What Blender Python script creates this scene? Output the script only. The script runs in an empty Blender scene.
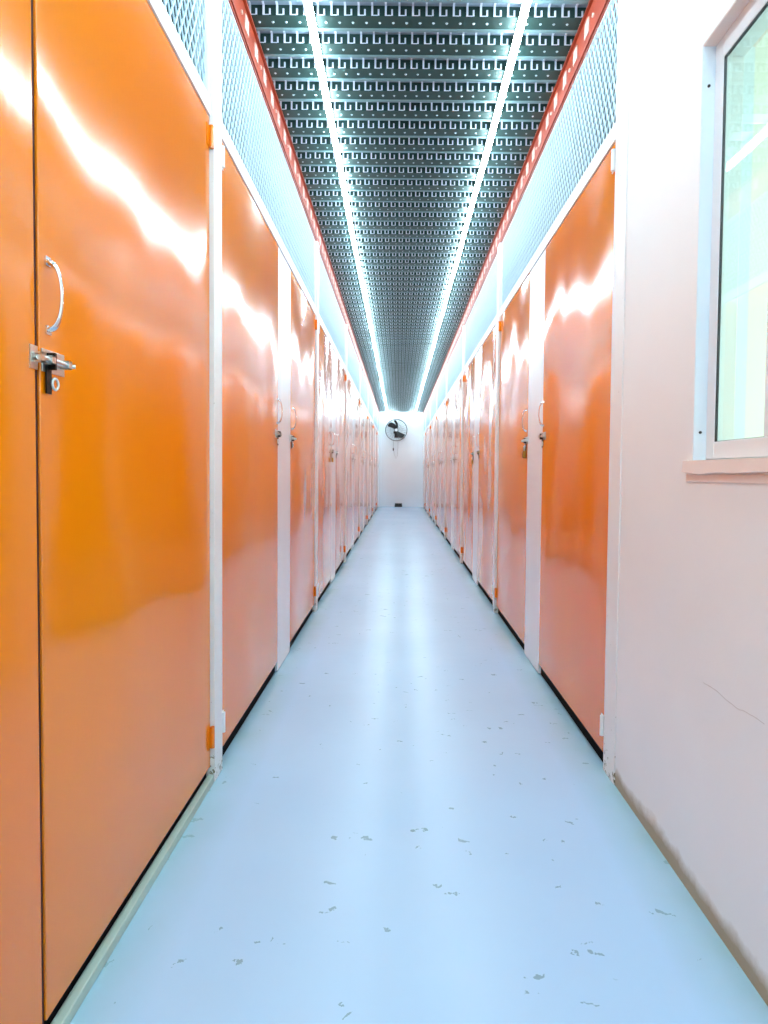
import bpy, math, random
from mathutils import Vector, Matrix, Euler
random.seed(7)
SC = bpy.context.scene
COL = SC.collection

# ------------------------------------------------------------------ dimensions (metres)
CAM_H = 1.05
XL, XR = -0.627, 0.739          # faces of the left and right rows of doors
END = 19.65                     # far wall
DOOR_B, DOOR_T = 0.055, 2.200   # underside and top of the door leaves
RAIL_T = 2.262                  # top of the white rail = underside of the wire mesh
BEAM_B, DECK = 2.755, 2.903     # underside of the orange beams, underside of the deck
PERIOD = 2.645
POST0, POSTW = 2.128, 0.115
BACK = -2.6
SIDE = 1.25                     # depth of the storage units

def s2l(c):
    return tuple(((v/255)/12.92 if v/255 <= .04045 else ((v/255+.055)/1.055)**2.4) for v in c) + (1,)

# ------------------------------------------------------------------ materials
def new_mat(name):
    m = bpy.data.materials.new(name); m.use_nodes = True
    nt = m.node_tree
    return m, nt, nt.nodes['Principled BSDF']

def simple(name, rgb, rough=.5, metal=0., spec=.5):
    m, nt, b = new_mat(name)
    b.inputs['Base Color'].default_value = s2l(rgb)
    b.inputs['Roughness'].default_value = rough
    b.inputs['Metallic'].default_value = metal
    b.inputs['Specular IOR Level'].default_value = spec
    return m

def N(nt, typ, **kw):
    n = nt.nodes.new(typ)
    for k, v in kw.items():
        if k in n.inputs: n.inputs[k].default_value = v
        else: setattr(n, k, v)
    return n

def ramp(nt, src, stops):
    r = nt.nodes.new('ShaderNodeValToRGB')
    e = r.color_ramp.elements
    while len(e) < len(stops): e.new(.5)
    for el, (p, c) in zip(e, stops):
        el.position = p; el.color = c if len(c) == 4 else tuple(c)+(1,)
    nt.links.new(src, r.inputs[0])
    return r

def mixc(nt, fac, a, b):
    n = nt.nodes.new('ShaderNodeMix'); n.data_type = 'RGBA'
    for sock, v in ((0, fac), (6, a), (7, b)):
        if isinstance(v, (int, float)): n.inputs[sock].default_value = v
        elif isinstance(v, tuple): n.inputs[sock].default_value = v
        else: nt.links.new(v, n.inputs[sock])
    return n.outputs[2]

def mapping(nt, src, scale, loc=None):
    mp = nt.nodes.new('ShaderNodeMapping'); mp.inputs['Scale'].default_value = scale
    nt.links.new(src, mp.inputs['Vector'])
    if loc is not None: nt.links.new(loc, mp.inputs['Location'])
    return mp.outputs[0]

def orange_paint():
    m, nt, b = new_mat('orange_gloss_paint')
    L = nt.links.new
    tc = N(nt, 'ShaderNodeTexCoord'); oi = N(nt, 'ShaderNodeObjectInfo')
    vm = N(nt, 'ShaderNodeVectorMath', operation='SCALE'); vm.inputs[0].default_value = (37, 53, 71)
    L(oi.outputs['Random'], vm.inputs['Scale'])
    nz = N(nt, 'ShaderNodeTexNoise', Scale=1.3, Detail=1.0)
    L(mapping(nt, tc.outputs['Object'], (1, 1, .6), vm.outputs[0]), nz.inputs['Vector'])
    base = ramp(nt, nz.outputs['Fac'], [(.3, s2l((236, 122, 2))), (.7, s2l((240, 136, 3)))])
    L(base.outputs[0], b.inputs['Base Color'])
    # sheet steel is never dead flat: broad dents, and fine vertical brush marks in the paint
    big = N(nt, 'ShaderNodeTexNoise', Scale=1.6, Detail=.6, Roughness=.4)
    L(mapping(nt, tc.outputs['Object'], (1, 1, .75), vm.outputs[0]), big.inputs['Vector'])
    fine = N(nt, 'ShaderNodeTexNoise', Scale=30, Detail=3.0)
    L(mapping(nt, tc.outputs['Object'], (1, 1.6, .10), vm.outputs[0]), fine.inputs['Vector'])
    b1 = N(nt, 'ShaderNodeBump', Strength=1.0, Distance=.030); L(big.outputs['Fac'], b1.inputs['Height'])
    b2 = N(nt, 'ShaderNodeBump', Strength=1.0, Distance=.00012); L(fine.outputs['Fac'], b2.inputs['Height'])
    L(b1.outputs[0], b2.inputs['Normal']); L(b2.outputs[0], b.inputs['Normal'])
    b.inputs['Roughness'].default_value = .32
    b.inputs['Specular IOR Level'].default_value = .0
    b.inputs['Coat Weight'].default_value = 1.0; b.inputs['Coat Roughness'].default_value = .10; b.inputs['Coat IOR'].default_value = 1.66
    L(b2.outputs[0], b.inputs['Coat Normal'])
    return m

def floor_paint():
    m, nt, b = new_mat('pale_blue_floor_paint')
    L = nt.links.new
    tc = N(nt, 'ShaderNodeTexCoord'); P = tc.outputs['Object']
    nz = N(nt, 'ShaderNodeTexNoise', Scale=1.1, Detail=3.0)
    L(P, nz.inputs['Vector'])
    base = ramp(nt, nz.outputs['Fac'], [(.3, s2l((172, 208, 240))), (.7, s2l((180, 216, 246)))])
    # chips: sparse cells whose distance to the centre is small, broken up by noise
    warp = N(nt, 'ShaderNodeTexNoise', Scale=17, Detail=4.0, Roughness=.65); L(P, warp.inputs['Vector'])
    wv = N(nt, 'ShaderNodeVectorMath', operation='MULTIPLY_ADD'); L(warp.outputs['Color'], wv.inputs[0])
    wv.inputs[1].default_value = (.16, .07, 0); L(P, wv.inputs[2])
    vo = N(nt, 'ShaderNodeTexVoronoi', Scale=5.5); L(mapping(nt, wv.outputs[0], (1, 1.5, 1)), vo.inputs['Vector'])
    sep = N(nt, 'ShaderNodeSeparateColor'); L(vo.outputs['Color'], sep.inputs[0])
    size = N(nt, 'ShaderNodeMath', operation='MULTIPLY_ADD'); L(sep.outputs[0], size.inputs[0])
    size.inputs[1].default_value = .40; size.inputs[2].default_value = -.272
    lt = N(nt, 'ShaderNodeMath', operation='LESS_THAN'); L(vo.outputs['Distance'], lt.inputs[0]); L(size.outputs[0], lt.inputs[1])
    c1 = mixc(nt, lt.outputs[0], base.outputs[0], s2l((124, 158, 178)))
    # tiny specks
    v2 = N(nt, 'ShaderNodeTexVoronoi', Scale=30); L(wv.outputs[0], v2.inputs['Vector'])
    s2 = N(nt, 'ShaderNodeSeparateColor'); L(v2.outputs['Color'], s2.inputs[0])
    z2 = N(nt, 'ShaderNodeMath', operation='MULTIPLY_ADD'); L(s2.outputs[1], z2.inputs[0]); z2.inputs[1].default_value = 1.5; z2.inputs[2].default_value = -1.22
    l2 = N(nt, 'ShaderNodeMath', operation='LESS_THAN'); L(v2.outputs['Distance'], l2.inputs[0]); L(z2.outputs[0], l2.inputs[1])
    f2 = N(nt, 'ShaderNodeMath', operation='MULTIPLY'); L(l2.outputs[0], f2.inputs[0]); f2.inputs[1].default_value = .7
    c2 = mixc(nt, f2.outputs[0], c1, s2l((116, 146, 166)))
    # greenish bare edge along the walls
    sx = N(nt, 'ShaderNodeSeparateXYZ'); L(P, sx.inputs[0])
    e = N(nt, 'ShaderNodeMath', operation='SUBTRACT'); L(sx.outputs['X'], e.inputs[0]); e.inputs[1].default_value = (XL+XR)/2
    ab = N(nt, 'ShaderNodeMath', operation='ABSOLUTE'); L(e.outputs[0], ab.inputs[0])
    ed = N(nt, 'ShaderNodeMapRange'); L(ab.outputs[0], ed.inputs['Value'])
    ed.inputs['From Min'].default_value = (XR-XL)/2-.15; ed.inputs['From Max'].default_value = (XR-XL)/2-.01
    ne = N(nt, 'ShaderNodeTexNoise', Scale=3.5, Detail=4.0); L(P, ne.inputs['Vector'])
    me = N(nt, 'ShaderNodeMath', operation='MULTIPLY'); L(ed.outputs[0], me.inputs[0]); L(ne.outputs['Fac'], me.inputs[1])
    c3 = mixc(nt, me.outputs[0], c2, s2l((150, 190, 190)))
    L(c3, b.inputs['Base Color'])
    b.inputs['Roughness'].default_value = .27
    bu = N(nt, 'ShaderNodeBump', Strength=.5, Distance=.002)
    bn = N(nt, 'ShaderNodeTexNoise', Scale=9, Detail=4.0); L(P, bn.inputs['Vector']); L(bn.outputs['Fac'], bu.inputs['Height'])
    L(bu.outputs[0], b.inputs['Normal'])
    return m

def wall_paint(name, rgb, dirt=None, rough=.45, stain=(150, 128, 84), h0=.03, h1=.072):
    """emulsion paint; dirt=True adds a grimy line with its own ragged edge just above the floor"""
    m, nt, b = new_mat(name)
    L = nt.links.new
    tc = N(nt, 'ShaderNodeTexCoord'); P = tc.outputs['Object']
    nz = N(nt, 'ShaderNodeTexNoise', Scale=1.5, Detail=3.0); L(P, nz.inputs['Vector'])
    d = tuple(max(0, v-6) for v in rgb)
    col = ramp(nt, nz.outputs['Fac'], [(.3, s2l(d)), (.7, s2l(rgb))]).outputs[0]
    if dirt:
        geo = N(nt, 'ShaderNodeNewGeometry')
        sx = N(nt, 'ShaderNodeSeparateXYZ'); L(geo.outputs['Position'], sx.inputs[0])
        n2 = N(nt, 'ShaderNodeTexNoise', Scale=6, Detail=5.0, Roughness=.65); L(geo.outputs['Position'], n2.inputs['Vector'])
        ad = N(nt, 'ShaderNodeMath', operation='MULTIPLY_ADD'); L(n2.outputs['Fac'], ad.inputs[0]); ad.inputs[1].default_value = -.09; L(sx.outputs['Z'], ad.inputs[2])
        mr = N(nt, 'ShaderNodeMapRange'); L(ad.outputs[0], mr.inputs['Value'])
        mr.inputs['From Min'].default_value = h1-.05; mr.inputs['From Max'].default_value = h0-.045
        mr.inputs['To Max'].default_value = .85
        col = mixc(nt, mr.outputs[0], col, s2l(stain))
        # scattered scuffs
        v = N(nt, 'ShaderNodeTexVoronoi', Scale=7.0); L(mapping(nt, P, (1, 1, 1.6)), v.inputs['Vector'])
        sc = N(nt, 'ShaderNodeSeparateColor'); L(v.outputs['Color'], sc.inputs[0])
        z = N(nt, 'ShaderNodeMath', operation='MULTIPLY_ADD'); L(sc.outputs[0], z.inputs[0]); z.inputs[1].default_value = .35; z.inputs[2].default_value = -.27
        lt = N(nt, 'ShaderNodeMath', operation='LESS_THAN'); L(v.outputs['Distance'], lt.inputs[0]); L(z.outputs[0], lt.inputs[1])
        fm = N(nt, 'ShaderNodeMath', operation='MULTIPLY'); L(lt.outputs[0], fm.inputs[0]); fm.inputs[1].default_value = .3
        col = mixc(nt, fm.outputs[0], col, s2l((170, 160, 150)))
        # one hairline crack in the plaster under the window
        nc = N(nt, 'ShaderNodeTexNoise', Scale=9, Detail=4.0); L(geo.outputs['Position'], nc.inputs['Vector'])
        cz = N(nt, 'ShaderNodeMath', operation='MULTIPLY_ADD'); L(nc.outputs['Fac'], cz.inputs[0]); cz.inputs[1].default_value = .035; L(sx.outputs['Z'], cz.inputs[2])
        cm = N(nt, 'ShaderNodeMath', operation='COMPARE'); L(cz.outputs[0], cm.inputs[0]); cm.inputs[1].default_value = .5675; cm.inputs[2].default_value = .0009
        cy = N(nt, 'ShaderNodeMath', operation='COMPARE'); L(sx.outputs['Y'], cy.inputs[0]); cy.inputs[1].default_value = 1.40; cy.inputs[2].default_value = .13
        cc = N(nt, 'ShaderNodeMath', operation='MULTIPLY'); L(cm.outputs[0], cc.inputs[0]); L(cy.outputs[0], cc.inputs[1])
        cf = N(nt, 'ShaderNodeMath', operation='MULTIPLY'); L(cc.outputs[0], cf.inputs[0]); cf.inputs[1].default_value = .45
        col = mixc(nt, cf.outputs[0], col, s2l((140, 124, 110)))
    L(col, b.inputs['Base Color'])
    b.inputs['Roughness'].default_value = rough
    bn = N(nt, 'ShaderNodeTexNoise', Scale=60, Detail=3.0); L(P, bn.inputs['Vector'])
    bu = N(nt, 'ShaderNodeBump', Strength=.25, Distance=.001); L(bn.outputs['Fac'], bu.inputs['Height']); L(bu.outputs[0], b.inputs['Normal'])
    return m

def post_paint():
    """cream gloss, flaking to rust near the floor"""
    m, nt, b = new_mat('cream_post_paint')
    L = nt.links.new
    geo = N(nt, 'ShaderNodeNewGeometry'); sx = N(nt, 'ShaderNodeSeparateXYZ'); L(geo.outputs['Position'], sx.inputs[0])
    n = N(nt, 'ShaderNodeTexNoise', Scale=42, Detail=5.0, Roughness=.7); L(geo.outputs['Position'], n.inputs['Vector'])
    mr = N(nt, 'ShaderNodeMapRange'); L(sx.outputs['Z'], mr.inputs['Value'])
    mr.inputs['From Min'].default_value = .0; mr.inputs['From Max'].default_value = .16
    mr.inputs['To Min'].default_value = .46; mr.inputs['To Max'].default_value = .30
    lt = N(nt, 'ShaderNodeMath', operation='LESS_THAN'); L(n.outputs['Fac'], lt.inputs[0]); L(mr.outputs[0], lt.inputs[1])
    c = mixc(nt, lt.outputs[0], s2l((236, 238, 236)), s2l((128, 120, 88)))
    L(c, b.inputs['Base Color']); b.inputs['Roughness'].default_value = .3
    return m

def emit(name, rgb, s):
    m, nt, b = new_mat(name)
    b.inputs['Base Color'].default_value = (.9, .9, .9, 1)
    b.inputs['Emission Color'].default_value = s2l(rgb)
    b.inputs['Emission Strength'].default_value = s
    return m

def glass():
    m, nt, b = new_mat('window_glass')
    L = nt.links.new
    tr = N(nt, 'ShaderNodeBsdfTransparent'); tr.inputs[0].default_value = (.93, 1, .965, 1)
    gl = N(nt, 'ShaderNodeBsdfGlossy', Roughness=.02)
    lw = N(nt, 'ShaderNodeLayerWeight', Blend=.5)
    pw = N(nt, 'ShaderNodeMath', operation='POWER'); L(lw.outputs['Facing'], pw.inputs[0]); pw.inputs[1].default_value = 5
    fr = N(nt, 'ShaderNodeMath', operation='MULTIPLY_ADD'); L(pw.outputs[0], fr.inputs[0]); fr.inputs[1].default_value = .94; fr.inputs[2].default_value = .05
    mx = N(nt, 'ShaderNodeMixShader'); L(fr.outputs[0], mx.inputs[0]); L(tr.outputs[0], mx.inputs[1]); L(gl.outputs[0], mx.inputs[2])
    L(mx.outputs[0], nt.nodes['Material Output'].inputs[0])
    return m

M = dict(
    orange=orange_paint(), floor=floor_paint(),
    beam=simple('orange_beam_paint', (140, 46, 12), .4),
    wall=wall_paint('white_wall_paint', (240, 243, 243), True),
    farwall=wall_paint('far_wall_paint', (240, 250, 255)),
    unit=wall_paint('unit_back_wall_paint', (190, 212, 226), None, .6),
    panel=simple('white_gloss_panel', (238, 240, 242), .22),
    post=post_paint(),
    rail=simple('white_rail_paint', (238, 242, 246), .35),
    mesh=simple('white_mesh_paint', (196, 222, 234), .4),
    gap_shade=simple('black_gap_shade', (5, 5, 6), .9, 0, .1), stop=simple('dark_red_seam_shade', (70, 12, 6), .8),  # 'stop' is the painted shade in the seam between leaves
    steel=simple('zinc_plated_steel', (222, 226, 222), .3, 1.0),
    chrome=simple('chrome_handle', (225, 225, 222), .16, 1.0),
    dark=simple('dark_steel', (52, 48, 44), .35, .9),
    brass=simple('brass_padlock', (176, 132, 56), .3, 1.0),
    deck=simple('dark_green_deck_steel', (40, 68, 63), .4, .5),
    deckplate=simple('grey_deck_plate', (140, 156, 172), .45, .3),
    decklip=simple('galvanised_deck_lip', (114, 142, 144), .4, .4),
    deckrib=simple('bright_galvanised_rib', (222, 228, 240), .3, .2),
    dimple=simple('galvanised_dimple', (170, 190, 196), .35, .3), glint_and_bolt=simple('pale_glint_and_bolt', (216, 186, 176), .4, .2),
    black=simple('black_plastic', (8, 8, 10), .5),
    alu=simple('white_aluminium_frame', (230, 236, 240), .3),
    jamb=simple('white_window_jamb', (226, 240, 248), .35),
    gasket=simple('black_gasket', (8, 22, 18), .5),
    sill=wall_paint('cream_sill_paint', (238, 224, 216), None, .4),
    kerb=simple('pale_green_kerb_paint', (178, 198, 186), .5),
    cable=simple('grey_cable', (150, 160, 160), .5),
    guard=simple('dark_fan_guard', (60, 66, 70), .4, .5),
    outer=wall_paint('pale_green_outside_wall_paint', (244, 248, 240), None, .7),
    glass=glass(),
    led=emit('led_tube', (216, 241, 252), 46.0),
)

# ------------------------------------------------------------------ mesh builder
class MB:
    def __init__(s): s.v = []; s.f = []; s.m = []; s.sm = []
    def add(s, vs, fs, mi=0, smooth=False):
        o = len(s.v); s.v += [tuple(v) for v in vs]
        for f in fs: s.f.append(tuple(i+o for i in f)); s.m.append(mi); s.sm.append(smooth)
    def box(s, x0, x1, y0, y1, z0, z1, mi=0):
        x0, x1 = sorted((x0, x1)); y0, y1 = sorted((y0, y1)); z0, z1 = sorted((z0, z1))
        vs = [(x, y, z) for z in (z0, z1) for y in (y0, y1) for x in (x0, x1)]
        s.add(vs, [(0, 2, 3, 1), (4, 5, 7, 6), (0, 1, 5, 4), (2, 6, 7, 3), (0, 4, 6, 2), (1, 3, 7, 5)], mi)
    def tube(s, pts, r, n=10, mi=0, flat=None, closed=False):
        """sweep along pts; r a number or list; flat=(a,b) gives an elliptical section scale"""
        pts = [Vector(p) for p in pts]; k = len(pts)
        rr = r if isinstance(r, (list, tuple)) else [r]*k
        rings = []; up = None
        for i, p in enumerate(pts):
            a = pts[(i-1) % k] if (closed or i > 0) else p
            b = pts[(i+1) % k] if (closed or i < k-1) else p
            t = (b-a).normalized()
            if up is None:
                up = Vector((0, 1, 0)) if abs(t.y) < .9 else Vector((1, 0, 0))
            u = (up - t*up.dot(t)).normalized(); up = u; w = t.cross(u)
            fa, fb = flat or (1, 1)
            rings.append([p + u*math.cos(2*math.pi*j/n)*rr[i]*fa + w*math.sin(2*math.pi*j/n)*rr[i]*fb for j in range(n)])
        vs = [q for ring in rings for q in ring]; fs = []
        for i in range(k if closed else k-1):
            for j in range(n):
                a = i*n+j; b = i*n+(j+1) % n; c = ((i+1) % k)*n+(j+1) % n; d = ((i+1) % k)*n+j
                fs.append((a, b, c, d))
        s.add(vs, fs, mi, True)
        if not closed:
            s.add(rings[0], [tuple(range(n-1, -1, -1))], mi); s.add(rings[-1], [tuple(range(n))], mi)
    def cyl(s, a, b, r, n=14, mi=0): s.tube([a, b], r, n, mi)
    def ring(s, c, R, r, axis='y', n=28, m=8, mi=0):
        c = Vector(c); pts = []
        for i in range(n):
            a = 2*math.pi*i/n
            d = {'y': (math.cos(a), 0, math.sin(a)), 'x': (0, math.cos(a), math.sin(a)), 'z': (math.cos(a), math.sin(a), 0)}[axis]
            pts.append(c+Vector(d)*R)
        s.tube(pts, r, m, mi, closed=True)
    def dome(s, c, r, h, n=8, mi=0):   # little downward dimple
        vs = [(c[0]+r*math.cos(2*math.pi*i/n), c[1]+r*math.sin(2*math.pi*i/n), c[2]) for i in range(n)]
        vs += [(c[0]+.6*r*math.cos(2*math.pi*i/n), c[1]+.6*r*math.sin(2*math.pi*i/n), c[2]-h) for i in range(n)]
        s.add(vs, [(i, (i+1) % n, n+(i+1) % n, n+i) for i in range(n)]+[tuple(range(n, 2*n))], mi, True)
    def mesh(s, name, mats, bevel=0):
        me = bpy.data.meshes.new(name); me.from_pydata(s.v, [], s.f)
        for m in (mats if isinstance(mats, list) else [mats]): me.materials.append(m)
        me.polygons.foreach_set('material_index', s.m); me.polygons.foreach_set('use_smooth', s.sm)
        import bmesh
        bm = bmesh.new(); bm.from_mesh(me); bmesh.ops.recalc_face_normals(bm, faces=bm.faces)
        if bevel:
            bmesh.ops.bevel(bm, geom=[e for e in bm.edges if e.is_manifold and e.calc_face_angle(0) > 1.0], offset=bevel, segments=2, affect='EDGES', profile=.5)
        bm.to_mesh(me); bm.free()
        me.update(); return me

def put(name, me, parent=None, loc=(0, 0, 0)):
    o = bpy.data.objects.new(name, me); COL.objects.link(o); o.location = loc
    if parent is not None: o.parent = parent
    return o
def build(name, mb, mats, parent=None, loc=(0, 0, 0), bevel=0): return put(name, mb.mesh(name, mats, bevel), parent, loc)
def tag(o, label, cat, group=None):
    o['label'] = label; o['category'] = cat
    if group: o['group'] = group
    return o
def thing(name, label, cat, loc=(0, 0, 0), rz=0, group=None):
    o = bpy.data.objects.new(name, None); o.empty_display_size = .1; COL.objects.link(o)
    o.location = loc; o.rotation_euler = (0, 0, rz)
    return tag(o, label, cat, group)
def struct(name, mb, mats, parent=None, bevel=0):
    o = build(name, mb, mats, parent, bevel=bevel)
    o['kind'] = 'structure'
    return o
def dup(root, loc, rz):
    def cp(o, par):
        c = o.copy(); COL.objects.link(c)
        if par is not None: c.parent = par
        for ch in list(kids.get(o, [])): cp(ch, c)
        return c
    kids = {}
    for o in bpy.data.objects:
        if o.parent: kids.setdefault(o.parent, []).append(o)
    r = cp(root, None); r.location = loc; r.rotation_euler = (0, 0, rz)
    return r

ORD = ['first', 'second', 'third', 'fourth', 'fifth', 'sixth', 'seventh', 'eighth', 'ninth', 'tenth', 'eleventh', 'twelfth', 'thirteenth', 'fourteenth', 'fifteenth']

# ------------------------------------------------------------------ setting
b = MB(); b.box(XL-SIDE-.1, XR+SIDE+.1, BACK-.1, END+.1, -.1, 0)
struct('floor', b, M['floor'])
b = MB(); b.box(XL-SIDE-.1, XR+SIDE+.1, END, END+.12, 0, 3.1); struct('wall_far', b, M['farwall'])
b = MB(); b.box(XL-.2, XR+.15, BACK-.12, BACK, 0, 3.1); struct('wall_back', b, M['wall'])
# outer walls of the storage units
b = MB(); b.box(XL-SIDE-.1, XL-SIDE, BACK, END, 0, 3.1); struct('wall_left', b, M['unit'])
b = MB(); b.box(XR+SIDE, XR+SIDE+.1, POST0-.02, END, 0, 3.1); struct('wall_right_outer', b, M['unit'])
b = MB(); b.box(XL-SIDE, XL, BACK, -.06, 0, 3.1); struct('wall_left_near', b, M['wall'])

# near right wall with the window opening
WY0, WY1, WZ0, WZ1 = .52, 1.616, 1.082, 2.108
b = MB(); T = .13
b.box(XR, XR+T, BACK, WY0, 0, 3.1); b.box(XR, XR+T, WY1, POST0-.001, 0, 3.1)
b.box(XR, XR+T, WY0, WY1, 0, WZ0); b.box(XR, XR+T, WY0, WY1, WZ1, 3.1)
struct('wall_right', b, M['wall'])
b = MB(); b.box(XR+T, XR+SIDE, POST0-.12, POST0-.02, 0, 3.1); struct('wall_right_return', b, M['outer'])

# ceiling: ribbed steel deck over the corridor
def deck_mesh():
    b = MB(); P = .170; x0, x1 = XL-.07, XR+.07
    n = int((END-BACK)/P)+1
    y0 = 2.673 - P*31
    for i in range(n+2):
        a = y0+i*P
        if a+P < BACK or a > END: continue
        e = min(a+P, END)
        # a .. a+.066 flange (lowest) ; .066-.084 pale lip ; .084-.17 recess ending in an upright web
        b.box(x0, x1, a, min(a+.066, e), DECK, DECK+.004, 0)
        if a+.084 < END: b.box(x0, x1, a+.066, a+.084, DECK-.002, DECK+.006, 2)
        if a+P <= END:
            b.box(x0, x1, a+.084, a+.088, DECK+.006, DECK+.042, 0)
            b.box(x0, x1, a+.088, a+P-.001, DECK+.042, DECK+.046, 1)
            b.box(x0, x1, a+P-.004, a+P, DECK+.0, DECK+.042, 0)
        k = int((x1-x0)/.0552)
        for j in range(k):
            x = x0+.02+j*.0552
            b.dome((x+.03, a+.034, DECK), .0062, .003, 6, 4)
            if a+P > END: continue
            w = a+P-.004
            b.box(x-.004, x+.004, w-.005, w, DECK+.002, DECK+.042, 3)      # long tab: up the web and along the plate
            b.box(x-.004, x+.004, a+.090, w-.005, DECK+.038, DECK+.042, 3)
            b.box(x+.022, x+.029, w-.004, w, DECK+.003, DECK+.026, 3)      # short tab
            b.box(x+.004, x+.022, w-.003, w, DECK+.002, DECK+.004, 3)      # foot between the two
    return b
ceil = struct('ceiling', deck_mesh(), [M['deck'], M['deckplate'], M['decklip'], M['deckrib'], M['dimple']])
b = MB(); b.box(XL-SIDE-.1, XL-.07, BACK-.1, END+.1, DECK+.02, DECK+.06); b.box(XR+.07, XR+SIDE+.1, BACK-.1, END+.1, DECK+.02, DECK+.06)
b.box(XL-.2, XR+.2, BACK-.1, END+.1, DECK+.045, DECK+.085)
struct('ceiling_units', b, M['deck'])

# orange beams; the raised pale plates imitate patches of light caught on them
def beam(sx, side):
    """sx=+1: left wall (face looks to +x)"""
    X = XL if sx > 0 else XR
    Y0 = -.05 if sx > 0 else POST0
    t = thing('steel_girder', 'long orange steel beam along the top of the %s mesh' % side, 'beam', (X, Y0, BEAM_B), 0, 'beams under the ceiling deck')
    L = END-Y0-.001; H = DECK-BEAM_B-.004; b = MB()
    b.box(0, -sx*.006, 0, L, 0, H-.002)                       # web
    b.box(0, -sx*.05, 0, L, -.006, 0); b.box(sx*.012, -sx*.05, 0, L, H-.01, H-.002)
    b.box(sx*.006, 0, 0, L, .004, .012)
    build('web', b, M['beam'], t)
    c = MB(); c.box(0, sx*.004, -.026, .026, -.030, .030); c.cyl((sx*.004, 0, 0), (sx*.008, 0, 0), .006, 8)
    cm = c.mesh('glint_and_bolt', M['glint_and_bolt'])
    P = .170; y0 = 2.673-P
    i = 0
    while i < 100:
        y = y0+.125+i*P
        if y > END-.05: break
        if y > Y0+.04: put('glint_and_bolt', cm, t, (0, y-Y0, H*.55))
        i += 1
    bm_ = MB(); bm_.cyl((0, 0, 0), (sx*.006, 0, 0), .008, 8); bl = bm_.mesh('bolt', M['glint_and_bolt'])
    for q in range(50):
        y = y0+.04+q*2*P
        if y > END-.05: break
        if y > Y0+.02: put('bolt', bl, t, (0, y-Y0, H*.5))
    return t
beam(1, 'left'); beam(-1, 'right')

# ------------------------------------------------------------------ storage doors
def bow(y, z0, z1, out=.026):
    b = MB(); n = 18; pts = []; rs = []
    for i in range(n+1):
        t = i/n; a = math.pi*t
        pts.append((out*math.sin(a)**.75 if 0 < t < 1 else 0, y, z0+(z1-z0)*(.5-.5*math.cos(a)*.98)))
        rs.append(.0036+.0036*abs(math.cos(a))**4)
    b.tube(pts, rs, 10, 0, flat=(1.25, .75))
    for z, d in ((z0, -1), (z1, 1)):
        b.box(0, .003, y-.008, y+.008, z-.008, z+.008)
    return b
def finish(t, e, s, orange_hinge):
    hm = M['orange'] if orange_hinge else M['post']
    for z in (.156, 2.135):
        p = MB(); y = -e
        p.cyl((.008, y+s*.002, z-.036), (.008, y+s*.002, z+.036), .0075, 10)
        p.box(0, .003, y, y+s*.030, z-.034, z+.034)
        build('hinge', p, hm, t)
    return t
def make_door(W, s, orange_hinge, fittings=True, keeper=False):
    """local: +x is the corridor side, y along the wall, origin below the middle of the leaf; s = side that carries the handle"""
    t = thing('locker_door', 'x', 'door')
    b = MB(); b.box(-.036, 0, -W/2, W/2, DOOR_B, DOOR_T)
    build('door_leaf', b, M['orange'], t, bevel=.002)
    b = MB(); b.box(-.034, -.012, -W/2+.004, W/2-.004, .002, DOOR_B); build('under_door_shade', b, M['gap_shade'], t)  # black strip stands in for the shade in the gap below the leaf
    if not fittings:
        b = MB(); b.box(-.032, -.004, W/2+.001, W/2+.0115, .004, DOOR_T); build('seam_shade_strip', b, M['stop'], t)  # dark red strip painted as the shade inside the seam between leaves
    if not fittings: return t
    e = s*W/2
    yh = e-s*.026
    build('handle', bow(yh, 1.297, 1.418), M['chrome'], t)
    # slide bolt: plate, rod in two saddles, hanging hasp tail with ring, keeper across the gap
    b = MB(); z0, z1 = 1.222, 1.262
    b.box(0, .0025, e-s*.004, e-s*.078, z0, z1); latch = build('slide_latch', b, M['steel'], t, bevel=.0006)
    r = MB(); r.cyl((.011, e+s*(.020 if keeper else .002), 1.242), (.011, e-s*.080, 1.242), .0055, 12); r.tube([(.011, e-s*.080, 1.242), (.020, e-s*.084, 1.242)], .004, 8)
    build('bolt_rod', r, M['steel'], latch)
    for yy in (e-s*.012, e-s*.068):
        q = MB(); q.box(0, .019, yy-.006, yy+.006, 1.2345, 1.2365); q.box(0, .019, yy-.006, yy+.006, 1.2475, 1.2495); q.box(.0165, .019, yy-.006, yy+.006, 1.2345, 1.2495)
        build('saddle', q, M['steel'], latch)
    h = MB(); h.box(.0025, .0060, e-s*.012, e-s*.028, 1.184, 1.234); h.box(.0025, .018, e-s*.017, e-s*.023, 1.226, 1.256)
    build('hasp', h, M['dark'], latch, bevel=.0006)
    g = MB(); g.ring((.0075, e-s*.036, 1.203), .010, .0024, 'x', 20, 6); build('ring', g, M['steel'], latch)
    if not keeper: return finish(t, e, s, orange_hinge)
    k = MB(); k.box(-.001, .0025, e+s*.010, e+s*.032, z0, z1); k.box(0, .018, e+s*.014, e+s*.026, 1.2335, 1.236); k.box(0, .018, e+s*.014, e+s*.026, 1.248, 1.2505); k.box(.0155, .018, e+s*.014, e+s*.026, 1.2335, 1.2505)
    build('keeper', k, M['steel'], latch)
    return finish(t, e, s, orange_hinge)
LEAF = PERIOD/2 - POSTW/2 - .375/2 - .012   # leaf length
GA = POST0+POSTW+.006                       # start of leaf A after a post
PROTO = {}
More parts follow.
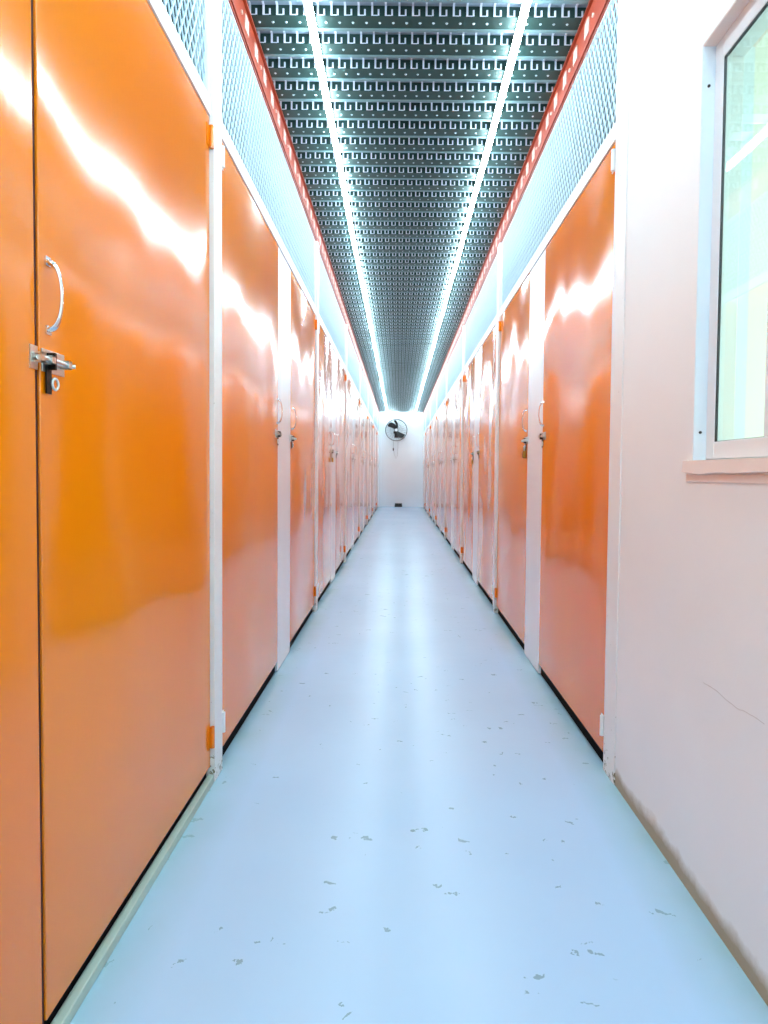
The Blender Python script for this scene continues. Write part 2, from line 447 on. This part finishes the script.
def door_at(left, ya, yb, handle_far, orange_hinge, label, fittings=True, keeper=False):
    W = round(yb-ya, 4)
    s = (1 if handle_far else -1) * (1 if left else -1)
    key = (W, s, orange_hinge, fittings, keeper)
    loc = (XL if left else XR, (ya+yb)/2, 0); rz = 0 if left else math.pi
    if key not in PROTO:
        t = make_door(*key); PROTO[key] = t
        t.location = loc; t.rotation_euler = (0, 0, rz)
    else: t = dup(PROTO[key], loc, rz)
    tag(t, label, 'door', 'orange storage unit doors')
    return t

def padlock(left, y, label):
    X = XL if left else XR; d = 1 if left else -1
    t = thing('padlock', label, 'padlock', (X+d*.012, y, 1.140), 0 if left else math.pi, 'padlocks on the latches')
    b = MB(); b.box(-.009, .009, -.019, .019, 0, .042); build('body', b, M['brass'], t, bevel=.003)
    k = MB(); pts = [(0, -.012, .036), (0, -.012, .055)]+[(0, -.012*math.cos(a), .055+.012*math.sin(a)) for a in (.5, 1.05, 1.57, 2.1, 2.64)]+[(0, .012, .055), (0, .012, .036)]
    k.tube(pts, .003, 8); build('shackle', k, M['steel'], t)
    return t

WIRE = {}
def wire_mesh(L, H):
    key = (round(L, 3), round(H, 3))
    if key in WIRE: return WIRE[key]
    b = MB(); n = max(1, round(L/.037)); cw = L/n/2; m = max(1, round(H/.034)); ch = H/m
    w = .0026; d = .0022
    for i in range(2*n):
        for j in range(m):
            up = (i+j) % 2 == 0
            ya, yb = i*cw, (i+1)*cw
            za, zb = (j*ch, (j+1)*ch) if up else ((j+1)*ch, j*ch)
            vs = []
            for (y, z) in ((ya, za), (yb, zb)):
                vs += [(-d, y-w, z), (d, y-w, z), (d, y+w, z), (-d, y+w, z)]
            b.add(vs, [(0, 1, 5, 4), (1, 2, 6, 5), (2, 3, 7, 6), (3, 0, 4, 7)])
    WIRE[key] = b.mesh('wire_mesh', M['mesh']); return WIRE[key]

def mesh_bay(left, ya, yb, label):
    X = XL if left else XR; d = 1 if left else -1
    t = thing('mesh_panel', label, 'mesh panel', (X, ya, DOOR_T+.004), 0, 'white wire mesh panels above the doors')
    L = yb-ya; z1 = RAIL_T-DOOR_T-.004; H = BEAM_B-.008-DOOR_T-.004
    b = MB()
    b.box(-d*.03, d*.004, 0, L, 0, z1)                # bottom rail over the doors
    b.box(-d*.022, -d*.004, 0, L, H-.004, H)
    for y in (0, L-.014): b.box(-d*.022, 0, y, y+.014, z1, H-.004)
    build('frame', b, M['rail'], t, bevel=.0015)
    put('wire_mesh', wire_mesh(L-.028, H-.004-z1), t, (-d*.011, .014, z1))
    return t

def post(left, y, label):
    X = XL if left else XR; d = 1 if left else -1
    b = MB(); b.box(-d*.05, d*(.014 if left or y > 3 else .004), 0, POSTW-.022, 0, BEAM_B-.008)
    b.box(-d*.05, d*.004, POSTW-.022, POSTW, 0, BEAM_B-.008)
    o = build('steel_post', b, M['post'], None, (X, y, 0), bevel=.0015)
    return tag(o, label, 'post', 'white posts between the doors')

def panel(left, ya, yb, label):
    X = XL if left else XR; d = 1 if left else -1
    b = MB(); b.box(-d*.036, 0, 0, yb-ya, .004, DOOR_T)
    o = build('fixed_panel', b, M['panel'], None, (X, ya, 0), bevel=.002)
    for y, s in ((0, 1), (yb-ya, -1)):
        if s < 0 and yb > END-.05: continue
        k = MB(); ya_, yb_ = y+s*.006, y+s*.028; p, q = y+s*.010, y+s*.022
        k.box(0, d*.0025, ya_, yb_, 1.222, 1.262)
        k.box(0, d*.018, p, q, 1.2335, 1.236); k.box(0, d*.018, p, q, 1.248, 1.2505); k.box(d*.0155, d*.018, p, q, 1.2335, 1.2505)
        k.cyl((d*.0095, y+s*.001, 1.242), (d*.0095, y+s*.028, 1.242), .0052, 10)
        build('keeper', k, M['steel'], o)
    return tag(o, label, 'panel', 'narrow white panels between the doors')

for left in (True, False):
    side = 'left' if left else 'right'
    X = XL if left else XR; d = 1 if left else -1
    nd = 0
    if left:
        door_at(True, .06, 1.108, False, True, 'orange door leaf cut off by the left edge of the photo', False)
        door_at(True, 1.121, POST0-.006, False, True, 'nearest full orange door on the left, with bow handle and slide latch', True, True)
        mesh_bay(True, -.05, POST0-.002, 'white mesh panel above the nearest left orange door')
    n = 1
    for k in range(7):
        y = POST0+k*PERIOD
        post(left, y, 'white steel post on the %s side, %s from the front' % (side, ORD[k]))
        yA0 = y+POSTW+.006; yA1 = yA0+LEAF
        yP0 = yA1+.006; yP1 = yP0+.375-.012+.012
        yB0 = yP1+.006; yB1 = y+PERIOD-.006
        who = lambda i: '%s orange door beyond the %s white post on the %s side' % ('near' if i == 0 else 'far', ORD[k], side)
        lab = '%s glossy orange door past the first post, %s row' % (ORD[n-1], side)
        door_at(left, yA0, yA1, True, False, lab)
        if k < 6:
            panel(left, yP0, yP1, 'narrow white panel in the %s row, %s from the front' % (side, ORD[k]))
            door_at(left, yB0, yB0+LEAF, False, True, '%s glossy orange door past the first post, %s row' % (ORD[n], side))
            mesh_bay(left, y+POSTW+.002, y+PERIOD-.002, 'white wire mesh panel, %s bay past the first post, %s row' % (ORD[k], side))
        else:
            panel(left, yP0, END-.002, 'narrow white panel at the far end of the %s row' % side)
            mesh_bay(left, y+POSTW+.002, END-.002, 'last white wire mesh panel of the %s row, at the far wall' % side)
        n += 2
    # low kerb under the doors
    if left:
        b = MB(); b.box(X-.010, X+.013, -.05, POST0-.004, 0, .026); struct('trim_1', b, M['kerb'], bevel=.003)
if True:
    # the right row starts at a cream corner strip on the wall end
    yB = POST0+POSTW+LEAF+.393+.036
    padlock(False, yB-.0, 'brass padlock on the second orange door of the right row')
    padlock(False, yB+PERIOD, 'brass padlock on the fourth orange door of the right row')
    padlock(True, POST0+PERIOD+POSTW+.006+LEAF-.036, 'brass padlock on the third orange door of the left row')

# ------------------------------------------------------------------ LED strips
def led(x, sgn, turn, label):
    t = thing('led_strip_light', label, 'light', (x, 0, DECK), 0, 'strip lights under the ceiling')
    H = MB(); pts = []; y = BACK+.05; i = 0
    while y < END-.06:
        pts.append((random.uniform(-.004, .004), y, -.045+random.uniform(-.004, .001))); y += .62; i += 1
    pts.append((0, END-.05, -.045))
    b = MB(); b.tube(pts+[(turn*.02, END-.024, -.09), (turn, END-.022, -.105)], .0155, 10); build('led_tube', b, M['led'], t)
    for k, p in enumerate(pts[:-1]):
        if k % 2: continue
        H.box(p[0]-.012, p[0]+.012, p[1]-.01, p[1]+.01, -.038, -.002)
    H.box(-.010, .010, BACK+.05, END-.06, -.026, -.018)
    build('mounting_rail', H, M['rail'], t)
led(-.368, 1, .33, 'glowing white LED strip along the left of the ceiling')
led(.478, -1, -.20, 'glowing white LED strip along the right of the ceiling')

# ------------------------------------------------------------------ window
fx = XR+.031                      # face of the aluminium frame
win = thing('window_1', 'w', 'window'); 
for k_ in ('label', 'category'): del win[k_]
win['kind'] = 'structure'; win.location = (XR, WY1, WZ0)
def wput(name, mb, mat, bevel=0):
    o = build(name, mb, mat, win, (-XR, -WY1, -WZ0), bevel); return o
b = MB()
b.box(XR+.001, XR+T-.002, WY1-.004, WY1-.0005, WZ0, WZ1)         # far jamb lining
b.box(XR+.001, XR+T-.002, WY0+.0005, WY0+.004, WZ0, WZ1)
jm = wput('jamb', b, M['jamb'])
b = MB(); b.box(XR+.001, XR+T-.002, WY0+.004, WY1-.004, WZ1-.004, WZ1-.0005); wput('head_lining', b, M['sill'])
b = MB()
fy1 = WY1-.004; fz1 = WZ1-.004; FWD = .041
b.box(fx, fx+.05, fy1-FWD, fy1, WZ0+.008, fz1); b.box(fx, fx+.05, WY0+.004, WY0+.048, WZ0+.008, fz1)
b.box(fx, fx+.05, WY0+.048, fy1-FWD, fz1-.050, fz1); b.box(fx, fx+.05, WY0+.048, fy1-FWD, WZ0+.008, WZ0+.050)
b.box(fx, fx+.05, 1.285, 1.358, WZ0+.05, fz1-.05)
wput('window_frame', b, M['alu'], .002)
g = MB(); ga, gb = WY0+.048, fy1-FWD; gz0, gz1 = WZ0+.050, fz1-.050
for (p, q) in ((1.358, gb), (ga, 1.285)):
    g.box(fx+.002, fx+.006, q-.006, q, gz0, gz1); g.box(fx+.002, fx+.006, p, q, gz1-.006, gz1)
    g.box(fx+.002, fx+.006, p, q, gz0, gz0+.001)
wput('gasket', g, M['gasket'])
for (p, q) in ((1.358, gb), (ga, 1.285)):
    g = MB(); g.box(fx+.002, fx+.006, p, q-.006, gz0+.001, gz1-.006); wput('window_pane', g, M['glass'])
# screws in the jamb
for z in (WZ1-.10, WZ0+.075):
    g = MB(); g.cyl((XR+.016, WY1-.004, z), (XR+.016, WY1-.007, z), .0035, 10); build('screw', g, M['black'], jm, (0, 0, 0)) 
# sill: slab with a hand-floated, slightly wavy nose
b = MB(); n = 30; ys = [WY0-.03+(WY1+.028-(WY0-.03))*i/n for i in range(n+1)]
vs = []
for i, y in enumerate(ys):
    w = .0018*math.sin(i*1.3)+.0015*math.sin(i*.6+1)
    vs += [(XR+.04 if WY0 < y < WY1 else XR+.0005, y, WZ0+.006), (XR-.012, y, WZ0+.004), (XR-.014, y, WZ0-.026+w), (XR+.0005, y, WZ0-.029+w)]
fs = []
for i in range(n):
    for j in range(4):
        fs.append((4*i+j, 4*i+(j+1) % 4, 4*(i+1)+(j+1) % 4, 4*(i+1)+j))
fs += [(0, 1, 2, 3), (4*n, 4*n+1, 4*n+2, 4*n+3)]
b.add(vs, fs); wput('window_sill', b, M['sill'])
b = MB(); b.box(XR-.004, XR+.0005, WY0-.03, WY1+.026, WZ0-.049, WZ0-.030); wput('plaster_band', b, M['sill'], .002)

# ------------------------------------------------------------------ far wall: fan with cord, black box
F = thing('wall_fan', 'round black wall fan on the far white wall', 'fan', (-.092, END, 2.335))
R = .325
b = MB(); b.ring((0, -.20, 0), R, .010, 'y', 48, 8); b.ring((0, -.10, 0), R, .006, 'y', 48, 6)
build('guard_ring', b, M['black'], F)
b = MB()
for i in range(24):
    a = 2*math.pi*i/24; c, s_ = math.cos(a), math.sin(a)
    b.tube([(.05*c, -.232, .05*s_), (.18*c, -.228, .18*s_), (R*c, -.20, R*s_)], .0014, 5)
    b.tube([(.07*c, -.07, .07*s_), (.2*c, -.075, .2*s_), (R*c, -.10, R*s_)], .0014, 5)
b.ring((0, -.228, 0), .18, .002, 'y', 36, 5)
build('guard_wires', b, M['guard'], F)
b = MB(); b.cyl((0, -.225, 0), (0, -.237, 0), .045, 24); build('badge', b, M['rail'], F)
b = MB(); b.cyl((0, -.15, 0), (0, -.045, 0), .062, 24); b.cyl((0, -.19, 0), (0, -.15, 0), .05, 20); b.box(-.085, .06, -.10, -.05, -.10, -.03)
b.tube([(0, -.06, 0), (0, -.05, -.10), (0, -.02, -.16)], .022, 10); b.box(-.055, .055, -.02, -.001, -.22, -.08)
build('motor', b, M['black'], F)
def blade(a0, k_=1.0):
    b = MB(); n, m = 9, 6; vs = []
    for i in range(n+1):
        t = i/n; r = .035+.265*t
        for j in range(m+1):
            u = j/m-.5
            ww = (.055+.115*math.sin(min(1, t*1.1)*math.pi*.62))*(1 if t < .9 else .8)
            a = a0+.55*t+u*ww*k_/r
            vs.append((r*math.cos(a), -.172+u*.05*(1-.3*t), r*math.sin(a)))
    k = len(vs); vs += [(x, y-.004, z) for x, y, z in vs]; fs = []
    for i in range(n):
        for j in range(m):
            q = i*(m+1)+j; f = (q, q+1, q+m+2, q+m+1); fs.append(f); fs.append(tuple(v+k for v in reversed(f)))
    for i in range(n):
        for j in (0, m):
            q = i*(m+1)+j; fs.append((q, q+m+1, q+m+1+k, q+k))
    for i in (0, n):
        for j in range(m):
            q = i*(m+1)+j; fs.append((q, q+1, q+1+k, q+k))
    b.add(vs, fs, 0, False); build('blade', b, M['black'], F)
for a, k_ in ((1.95, 1.0), (-1.25, 1.0), (1.2, .45)): blade(a, k_)
b = MB()
b.tube([(-.085, -.008, -.33), (-.09, -.008, -.55), (-.06, -.008, -.72), (0, -.010, -.86), (.045, -.008, -.74), (.055, -.008, -.33)], .0045, 6)
cord = build('power_cord', b, M['cable'], F)
b = MB(); b.box(-.105, -.072, -.030, -.002, -.62, -.54); build('inline_switch', b, M['black'], cord, bevel=.004)
cx = -.012
t = thing('bait_box', 'small black box on the floor against the far wall', 'box', (-.01, END-.075, 0))
b = MB()
vs = [(-.12, -.065, 0), (.12, -.065, 0), (.12, .065, 0), (-.12, .065, 0), (-.105, -.03, .095), (.105, -.03, .095), (.105, .06, .095), (-.105, .06, .095)]
b.add(vs, [(0, 3, 2, 1), (4, 5, 6, 7), (0, 1, 5, 4), (1, 2, 6, 5), (2, 3, 7, 6), (3, 0, 4, 7)])
build('body', b, M['black'], t, bevel=.006)
b = MB(); b.box(-.11, .11, -.034, .063, .095, .105); build('lid', b, M['black'], t, bevel=.002)

# ------------------------------------------------------------------ world (bright daylight outside the window)
w = bpy.data.worlds.new('daylight'); SC.world = w; w.use_nodes = True
bg = w.node_tree.nodes['Background']; bg.inputs[0].default_value = s2l((238, 252, 240)); bg.inputs[1].default_value = 2.1

# ------------------------------------------------------------------ camera
FPX = 640.0
cd = bpy.data.cameras.new('camera'); cam = bpy.data.objects.new('camera', cd); COL.objects.link(cam)
cd.sensor_width = 36; cd.sensor_fit = 'AUTO'; cd.lens = FPX/1024*36; cd.clip_start = .02
cam.location = (0, 0, CAM_H)
pitch = math.atan(.035); roll = math.radians(.5)
R3 = Matrix.Rotation(math.pi/2-pitch, 3, 'X') @ Matrix.Rotation(roll, 3, 'Z')
cam.rotation_euler = R3.to_euler()
dv = R3.inverted() @ Vector((0, 1, 0))
vx, vy = FPX*dv.x/-dv.z, FPX*dv.y/-dv.z          # where the corridor's vanishing point would fall, from the centre
cd.shift_x = (vx-(399-384))/1024; cd.shift_y = (vy-(512-472.5))/1024
SC.camera = cam

SC.view_settings.view_transform = 'Standard'; SC.view_settings.look = 'None'
SC.view_settings.gamma = 1; SC.view_settings.use_curve_mapping = False
SC.view_settings.exposure = 0.18
SC.cycles.max_bounces = 12; SC.cycles.diffuse_bounces = 8; SC.cycles.glossy_bounces = 8
